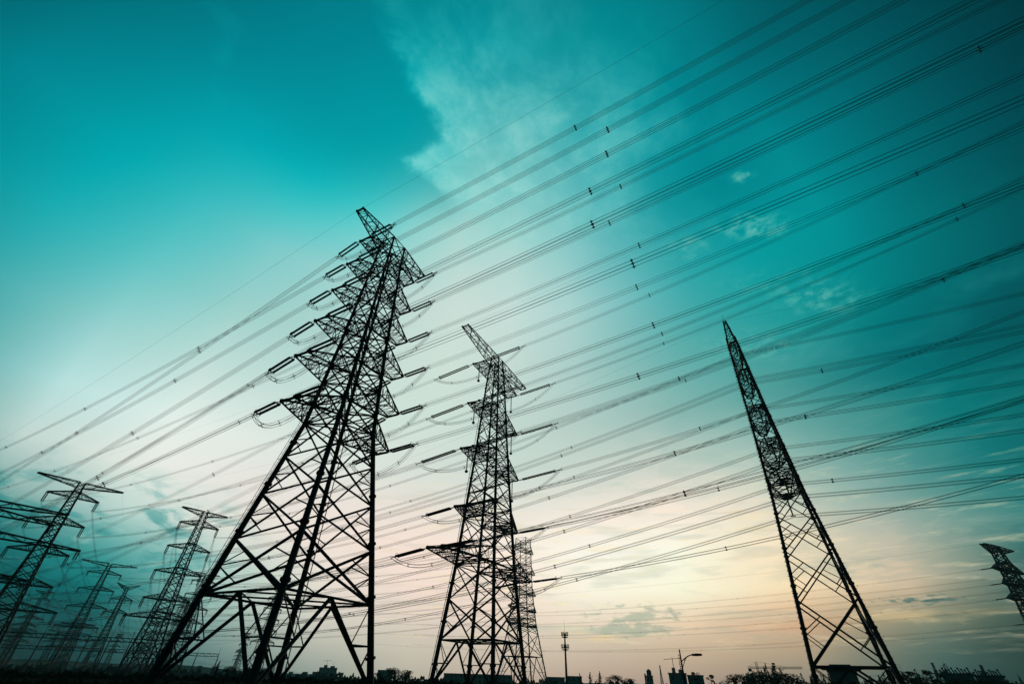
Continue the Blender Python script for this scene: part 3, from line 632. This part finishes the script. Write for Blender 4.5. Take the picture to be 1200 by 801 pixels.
pairs = [(Td, FAR[7]), (Te, FAR[7]), (Tb, FAR[12]), (Tc, FAR[13]), (FAR[12], FAR[2]), (Tz, Tf), (FAR[14], FAR[1]), (Ti, FAR[0]), (FAR[13], FAR[15])]
for q, (U, V) in enumerate(pairs):
    for i in range(3):
        for s_ in (-1, 1):
            a, c_ = U.ends[(s_, min(i, len(U.ends) // 2 - 1))], V.ends[(s_, min(i, len(V.ends) // 2 - 1))]; c_ = c_ - Vector((0, 0, 2.0 * i))
            bundle('conductor_bundle', 'faint twin wires %s, %s tier, %s side' % (['from the slanting-leg pylon backwards', 'from the mostly hidden pylon sideways', 'from the smaller left pylon to lower left', 'from the horned pylon down to the right', 'low behind the left suspension pylon', 'from the cut-off pylon to the dim slender one', 'low among the tiny wide-armed pylons', 'from the tall grey pylon to the small one', 'low across the foot of the horned pylon'][q], ORD[i], 'near' if s_ < 0 else 'far'),
                   'faint twin wires webbing the far left pylons', [sl(a, c_, .035)], spacer=(60, 80), rad=.05, quad=False)
# ------------------------------------------------------------------ trees
def make_tree(kind, H, seed):
    rng = random.Random(seed); root = empty('tree', (0, 0, 0)); m = MB()
    th = H * (.35 if kind != 'cone' else .2); m.tube((0, 0, -.2), (0, 0, H * .75), H * .028, H * .01, 6)
    for i in range(7):
        a = rng.uniform(0, 6.28); z = rng.uniform(.3, .65) * H; r = H * rng.uniform(.15, .3)
        m.tube((0, 0, z), (r * math.cos(a), r * math.sin(a), z + r * .8), H * .012, H * .004, 4)
    m.build('trunk', BARK, root)
    c = MB(); lobes = []
    if kind == 'broad':
        for i in range(20):
            a = rng.uniform(0, 6.28); zz = rng.uniform(.14, .84); rr = H * rng.uniform(.03, .36) * (1.15 - .75 * max(0, zz - .45)); lobes.append((rr * math.cos(a), rr * math.sin(a), H * zz, H * rng.uniform(.10, .17)))
    elif kind == 'cone':
        for i in range(10): t = i / 9; lobes.append((rng.uniform(-.03, .03) * H, rng.uniform(-.03, .03) * H, H * (.18 + .78 * t), H * (.15 - .12 * t)))
    else:
        for i in range(12):
            a = rng.uniform(0, 6.28); rr = H * rng.uniform(.05, .28); lobes.append((rr * math.cos(a), rr * math.sin(a), H * rng.uniform(.3, .92), H * rng.uniform(.06, .12)))
    for (x, y, z, r) in lobes:
        for i in range(90):
            u = Vector((rng.gauss(0, 1), rng.gauss(0, 1), rng.gauss(0, 1))).normalized() * r * rng.uniform(.45, 1.12) ** .6
            p = Vector((x, y, z)) + Vector((u.x, u.y, u.z * .8)); s_ = H * rng.uniform(.012, .03); k = len(c.v)
            d1 = Vector((rng.gauss(0, 1), rng.gauss(0, 1), rng.gauss(0, .6))).normalized(); d2 = d1.cross(Vector((rng.gauss(0, 1), rng.gauss(0, 1), rng.gauss(0, 1)))).normalized()
            c.v += [p - d1 * s_, p + d2 * s_ * .6, p + d1 * s_, p - d2 * s_ * .6]; c.f.append((k, k + 1, k + 2, k + 3))
    c.build('crown', LEAF, root); return root
def copy_thing(root):
    r = root.copy(); COL.objects.link(r)
    for ch in list(root.children):
        c = ch.copy(); COL.objects.link(c); c.parent = r
    return r
PROT = {}
def place_tree(kind, px, pytop, dist, label, wide=1.0):
    g_ = ground_at(px, dist); top = at(px, pytop, dist).z; H = max(3, top - g_.z)
    if kind not in PROT: r = make_tree(kind, 10.0, {'broad': 3, 'cone': 5, 'sparse': 9}[kind]); PROT[kind] = r
    else: r = copy_thing(PROT[kind])
    wide = wide * 1.25 if kind == 'broad' else wide; s_ = H / 9.4; r.location = g_; r.scale = (s_ * wide, s_ * wide, s_); r.rotation_euler = (0, 0, random.uniform(0, 6.28))
    tag(r, label, 'tree', 'trees along the skyline'); return r
for a in [('broad', 462, 780, 230, 'rounded dark tree right of the nearest pylon right leg', 1.5), ('broad', 476, 783, 240, 'lower dark tree touching the right flank of the rounded tree', 1.5),
          ('broad', 446, 786, 230, 'low dark tree between the nearest pylon right leg and the rounded tree', 1.3),
          ('broad', 266, 778, 150, 'dark tree seen between the two left legs of the nearest pylon', 1.2), ('cone', 254, 775, 170, 'narrow pointed tree left of the middle legs of the nearest pylon', 1.2),
          ('broad', 306, 781, 160, 'dark tree behind the middle leg of the nearest pylon', 1.5), ('broad', 290, 784, 160, 'low tree between the dark trees under the nearest pylon', 1.4),
          ('cone', 680, 789, 260, 'small pointed tree right of the antenna mast foot', 1), ('cone', 692, 788, 260, 'pair-forming pointed tree, left one of the taller two right of the mast', 1.2), ('cone', 703, 787, 260, 'tallest pointed tree right of the antenna mast', 1.1),
          ('broad', 724, 789, 250, 'round tree between the pointed trees and the tank building', 1.5), ('broad', 738, 793, 250, 'low round tree left of the tank building', 1.6),
          ('sparse', 819, 787, 180, 'sparse crowned tree just right of the street lamp', 1.2), ('sparse', 834, 790, 180, 'sparse crowned tree second from the street lamp', 1.3),
          ('broad', 862, 787, 200, 'bushy dark tree left of the tower crane foot', 1.8), ('broad', 884, 788, 210, 'bushy dark tree under the tower crane', 1.6),
          ('cone', 913, 778, 190, 'tall ragged tree between the crane and the slender tower', 1.5), ('broad', 905, 784, 200, 'bushy dark tree left of the tall ragged tree', 1.7), ('broad', 930, 786, 200, 'bushy dark tree right of the tall ragged tree', 1.8),
          ('sparse', 1068, 786, 200, 'sparse tree right of the slender tower right foot', 1.5), ('broad', 1084, 790, 210, 'low broad tree right of the slender tower', 1.8),
          ('sparse', 1106, 785, 200, 'sparse tree left of the small crane near the right edge', 1.6), ('broad', 650, 796, 300, 'low tree at the antenna mast foot, left', 1.6),
          ('broad', 1125, 790, 200, 'broad low tree below the small crane near the right edge', 2.0), ('broad', 1160, 792, 200, 'broad low tree below the roof ornaments', 2.0), ('broad', 1190, 794, 200, 'broad low tree at the right edge', 2.0)]:
    place_tree(*a)
# hedge / scrub as masses nobody could count
def scrub(name, label, x0, x1, dist, h0, h1, n, seed, leaf=.5, depth=14):
    rng = random.Random(seed); c = MB()
    for i in range(n):
        px = rng.uniform(x0, x1); d = dist + rng.uniform(0, depth); g_ = ground_at(px, d)
        ph = .5 + .22 * math.sin(px * .31 + seed) + .18 * math.sin(px * .77 + 2 * seed) + .2 * math.sin(px * .073 + seed) + .14 * math.sin(px * 1.9); rise = 1 + 2.0 * max(0, min(1, (px - 830) / 60)) if dist > 60 else 1; H = rise * lerp(h0, h1, max(0, ph)) * rng.uniform(.0, 1.0) ** .55
        p = Vector((g_.x, g_.y, g_.z + H)); s_ = leaf * rng.uniform(.5, 1.3); k = len(c.v)
        d1 = Vector((rng.gauss(0, 1), rng.gauss(0, 1), rng.gauss(0, 1))).normalized(); d2 = d1.cross(Vector((rng.gauss(0, 1), rng.gauss(0, 1), rng.gauss(0, 1)))).normalized()
        c.v += [p - d1 * s_, p + d2 * s_ * .7, p + d1 * s_, p - d2 * s_ * .7]; c.f.append((k, k + 1, k + 2, k + 3))
    return tag(c.build(name, LEAF), label, 'undergrowth', kind='stuff')
scrub('undergrowth', 'ragged black undergrowth along the foot of the pylons', -60, 1270, 112, .2, 1.0, 60000, 1, .2, 24)
scrub('treeline', 'distant continuous tree line along the horizon', -80, 1290, 420, 1, 5.2, 50000, 5, .6, 60)
scrub('undergrowth', 'near low weeds at the bottom left edge of the view', -60, 620, 44, .05, .7, 45000, 8, .10, 30)

# ------------------------------------------------------------------ buildings, masts, lamp, cranes
def place(root, px, dist, rz=0.0):
    g_ = ground_at(px, dist); root.location = g_; root.rotation_euler = (0, 0, rz - math.atan2(g_.x, g_.y)); return root
def block(label, px0, px1, pytop, dist, depth=14, storeys=None, extra=None, cat='building'):
    pc = (px0 + px1) / 2; g0, g1 = ground_at(px0, dist), ground_at(px1, dist); w = (g1 - g0).length / 2; H = at(pc, pytop, dist).z - gz(dist)
    root = empty('building', (0, 0, 0), 0, label, cat); place(root, pc, dist)
    m = MB(); m.box((-w, 0, -.5), (w, depth, H)); m.build('wall', CONC, root)
    m = MB(); m.box((-w - .3, -.3, H + .01), (w + .3, depth + .3, H + .5)); m.build('roof', ROOFM, root)
    ns = storeys or max(1, int(H / 3.4)); nc = max(2, int(w * 2 / 3.5)); win = 0
    for r_ in range(ns):
        for c_ in range(nc):
            if win >= 60: break
            x = -w + (c_ + .5) * 2 * w / nc; z = (r_ + .35) * H / ns; m = MB(); m.box((x - .7, -.08, z), (x + .7, -.004, z + min(1.5, H / ns * .5))); m.build('window', GLASS, root); win += 1
    if extra: extra(root, w, H, depth)
    return root
def roofstuff(root, w, H, d):
    m = MB(); m.box((-w * .55, d * .3, H + .5), (-w * .15, d * .6, H + 3)); m.box((w * .2, d * .3, H + .5), (w * .7, d * .6, H + 2.2)); m.build('roof_box', CONC, root)
    m = MB(); m.tube((-w * .3, d * .4, H + 3), (-w * .3, d * .4, H + 8), .15, n=4); m.tube((-w * .3 - 5, d * .4, H + 7), (-w * .3 + 5, d * .4, H + 7.6), .12, n=4)
    m.tube((w * .5, d * .4, H + 2), (w * .5, d * .4, H + 6), .12, n=4); m.build('roof_antenna', STEEL, root)
block('teal grey apartment block with rooftop boxes right of the nearest pylon middle legs', 373, 394, 782, 700, 25, extra=roofstuff)
block('low slab left of the teal grey apartment block', 366, 373, 787, 710, 14)
for i, (x, y, lab) in enumerate([(341, 787, 'slim block left of the low slab'), (358, 787, 'slim block nearest the apartment block on its left'), (400, 788, 'slim block right of the apartment block'),
                                  (233, 780, 'slim block seen inside the nearest pylon left legs, left one'), (250, 781, 'slim block seen inside the nearest pylon left legs, right one')]):
    block(lab, x - 2.6, x + 2.6, y, 720, 12)
block('stepped block left of the rounded tree', 442, 460, 785, 600, 18)
block('long low hall behind the middle pylon feet', 520, 600, 790, 420, 30, storeys=2)
block('low hall left of the antenna mast foot', 641, 662, 793.5, 420, 20, storeys=2)
block('flat roofed hall right of the antenna mast foot', 664, 682, 792.5, 400, 20, storeys=2)
block('industrial hall behind the street lamp', 785, 806, 789, 330, 20, storeys=2, extra=roofstuff)
block('low hall right of the street lamp', 807, 826, 791.5, 340, 20, storeys=2)
def tank(root, w, H, d):
    m = MB(); m.lathe((0, d * .4, H + .5), (0, d * .4, H + 4.2), [(0, w * .75), (.7, w * .75), (.85, w * .45), (1, .2)], 14); m.build('tank', ROOFM, root)
    m = MB(); m.tube((-w * 1.25, 0, 0), (-w * 1.25, 0, H + 1.5), .5, n=8); m.build('chimney', CONC, root)
block('boxy plant building with a rounded tank on top, left of the tiny skyline pylon', 758, 766, 792, 380, 10, extra=tank)
def eaves(root, w, H, d):
    m = MB(); m.box((-w - 1.4, -1.4, H + .55), (w + 1.4, d + 1.4, H + .9)); m.box((-w * .8, 1, H + .9), (w * .8, d - 1, H + 1.5)); m.build('eaves', ROOFM, root)
block('dark flat roofed house seen between the slender tower legs', 977, 1010, 787, 150, 10, storeys=1, extra=eaves)
# roof with a row of finials near the right edge
def finials(root, w, H, d):
    m = MB()
    for i in range(10):
        x = -w + (i + .5) * 2 * w / 10; h = .5 + .7 * math.sin(i * 1.9) ** 2; m.tube((x, 1, H + .5), (x - .3, 1, H + .5 + h), .28, .16, n=6); m.tube((x - .3, 1, H + .5 + h), (x - .3, 1, H + .9 + h), .4, .3, n=6)
    m.build('vent_row', ROOFM, root)
block('long dark shed with a row of vent stacks near the right edge', 1112, 1150, 790.5, 230, 14, storeys=1, extra=finials)
block('lower dark shed with vent stacks at the right edge', 1152, 1186, 793, 230, 14, storeys=1, extra=finials)

def cell_mast():
    px, dist = 664, 300; H = at(662, 741, dist).z - gz(dist); root = empty('antenna_mast', (0, 0, 0), 0, 'tall thin antenna mast with two rings of panels right of the middle pylon', 'antenna mast'); place(root, px, dist)
    m = MB(); m.tube((0, 0, 0), (0, 0, H), .75, .35, 10); m.build('pole', STEEL, root)
    m = MB(); m.tube((0, 0, H), (0, 0, H + 7), .07, .03, 5); m.build('lightning_rod', STEEL, root)
    for z, r in ((H - 1.2, 1.7), (H - 7.0, 1.9)):
        m = MB(); m.ring((0, 0, z - .8), (0, 0, 1), r, .12); m.ring((0, 0, z + .2), (0, 0, 1), r, .08)
        for i in range(6): t = i * math.pi / 3; m.tube((0, 0, z - 1.3), (r * math.cos(t), r * math.sin(t), z - .8), .1, n=4)
        p = m.build('platform', STEEL, root)
        for i in range(6):
            t = i * math.pi / 3 + .2; m = MB(); c = Vector((1.05 * r * math.cos(t), 1.05 * r * math.sin(t), z - .4)); m.tube(c, c + Vector((.08 * math.cos(t), .08 * math.sin(t), 2.1)), .24, .24, 6); m.build('antenna_panel', ROOFM, p)
cell_mast()
def street_lamp():
    dist = 62; base = ground_at(803, dist); H = at(798.5, 768, dist).z
    root = empty('street_lamp', base, 0, 'curved arm street lamp with long flat head on the skyline left of the crane', 'street lamp')
    B = (at(803, 796, dist) - at(800, 768, dist)); ax = Vector((math.cos(R(18)), -math.sin(R(18)), 0))
    m = MB(); m.tube((0, 0, 0), (0, 0, H + .6), .12, .07, 8); m.build('pole', STEEL, root)
    m = MB(); P = [ax * (1.25 * t) + Vector((0, 0, H - .5 + .62 * math.sin(t * 1.45) ** 1)) for t in [i / 10 for i in range(11)]]; m.poly(P, .055, 6)
    P2 = [ax * (.85 * t) + Vector((0, 0, H - 1.1 + 1.1 * math.sin(t * 1.5))) for t in [i / 8 for i in range(9)]]; m.poly(P2, .04, 6)
    for i in (3, 5, 7): m.tube(P[i], P2[i], .025, n=4)
    m.build('arm', STEEL, root)
    e = P[-1]; m = MB(); m.lathe(e - ax * .1, e + ax * 1.05 + Vector((0, 0, .03)), [(0, .05), (.1, .10), (.5, .13), (.9, .11), (1, .05)], 8); h = m.build('lamp_head', STEEL, root)
    m = MB(); z = 1.0
    for i in range(12): zz_ = H - 1.8 + i * .17; m.tube((-.05, 0, zz_), (-.28, 0, zz_), .03, n=4)
    m.build('pole_steps', STEEL, root)
street_lamp()
def crane(px, pytop, dist, jib, cj, label, slope=.03):
    H = at(px, pytop, dist).z - gz(dist); root = empty('tower_crane', (0, 0, 0), 0, label, 'crane'); place(root, px, dist)
    def lat(m, a, b, w, n, vert):
        a, b = Vector(a), Vector(b); u, v = (Vector((w, 0, 0)), Vector((0, w, 0))) if vert else (Vector((0, w, 0)), Vector((0, 0, w)))
        C = [u + v, u - v, -u - v, v - u]
        for c in C: m.tube(a + c, b + c, .13, n=4)
        for i in range(n):
            for q in range(4): m.tube(a.lerp(b, i / n) + C[q], a.lerp(b, (i + 1) / n) + C[(q + 1) % 4], .08, n=4)
    m = MB(); lat(m, (0, 0, 0), (0, 0, H), .8, 22, True); m.build('mast', STEEL, root)
    m = MB(); lat(m, (0, 0, H - 3), (jib, 0, H - 3 + jib * slope), .6, 26, False); m.build('jib', STEEL, root)
    m = MB(); lat(m, (0, 0, H - 3), (-cj, 0, H - 3), .6, 6, False); m.box((-cj, -1, H - 5.5), (-cj + 2.5, 1, H - 3.5)); m.build('counter_jib', STEEL, root)
    m = MB(); m.tube((0, 0, H), (0, 0, H + 1), .3, n=4); m.tube((0, 0, H + 1), (jib * .6, 0, H - 2 + jib * slope * .6), .06, n=4); m.tube((0, 0, H + 1), (-cj * .9, 0, H - 2.4), .06, n=4); m.build('stay', STEEL, root)
crane(893, 776.5, 480, 32, 7, 'tower crane with long level jib on the skyline left of the slender tower', .012)
crane(1122, 779, 420, -7, 2.5, 'small crane with short arm on the skyline near the right edge', .35)
# substation gantry low on the left
def gantry(px0, px1, dist, H, label):
    a, b = ground_at(px0, dist), ground_at(px1, dist); root = empty('substation_gantry', a, 0, label, 'gantry', 'substation gantries'); d = b - a; n = 9; m = MB(); bm = MB()
    for i in range(n + 1):
        p = d * (i / n); q = Vector((d.y, -d.x, 0)).normalized() * 2; m = MB(); m.tube(p + q, p + Vector((0, 0, H)), .3, .2, 5); m.tube(p - q, p + Vector((0, 0, H)), .3, .2, 5); m.tube(p + q * .5 + Vector((0, 0, H * .5)), p - q * .5 + Vector((0, 0, H * .5)), .15, n=4)
        m.tube(p + Vector((0, 0, H)), p + Vector((0, 0, H + 4)), .12, .05, 4); m.build('post', STEEL, root)
    for z in (H, H - 1.5):
        for s_ in (-.6, .6): q = Vector((d.y, -d.x, 0)).normalized() * s_; bm.tube(q + Vector((0, 0, z)), d + q + Vector((0, 0, z)), .16, n=4)
    for i in range(60): bm.tube(d * (i / 60) + Vector((0, 0, H if i % 2 else H - 1.5)), d * ((i + 1) / 60) + Vector((0, 0, H - 1.5 if i % 2 else H)), .1, n=4)
    bm.build('beam', STEEL, root)
gantry(-30, 210, 330, 15, 'tall grey substation gantry across the foot of the left pylons')
gantry(-30, 250, 420, 13, 'lower farther substation gantry seen behind the tall one')
# far ridge
def ridge():
    m = MB(); N = 120
    for i in range(N + 1):
        px = -300 + i * 1800 / N; g_ = ground_at(px, 1560); h = 6 + 2 * math.sin(i * .21) + 2 * math.sin(i * .57 + 1) + 18 * max(0, 1 - max(0, px - 120) / 300) + (22 * max(0, (px - 1000) / 300))
        g2 = ground_at(px, 1650); m.v += [Vector((g_.x, g_.y, g_.z - 1)), Vector((g_.x * 1.02, g_.y * 1.02, g_.z + h)), Vector((g2.x, g2.y, g2.z - 1))]
    for i in range(N):
        k = 3 * i; m.f += [(k, k + 3, k + 4, k + 1), (k + 1, k + 4, k + 5, k + 2)]
    tag(m.build('hills', LEAF), kind='structure')
ridge()
# haze
HAZE = bpy.data.materials.new('haze'); HAZE.use_nodes = True; t = HAZE.node_tree; t.nodes.clear()
v = t.nodes.new('ShaderNodeVolumePrincipled'); v.inputs['Color'].default_value = (.30, .72, .74, 1); v.inputs['Density'].default_value = .00012; v.inputs['Anisotropy'].default_value = .2
o = t.nodes.new('ShaderNodeOutputMaterial'); t.links.new(v.outputs[0], o.inputs['Volume'])
m = MB(); m.box((-1750, -1750, -17), (1750, 1750, 104)); tag(m.build('haze', HAZE), kind='stuff')
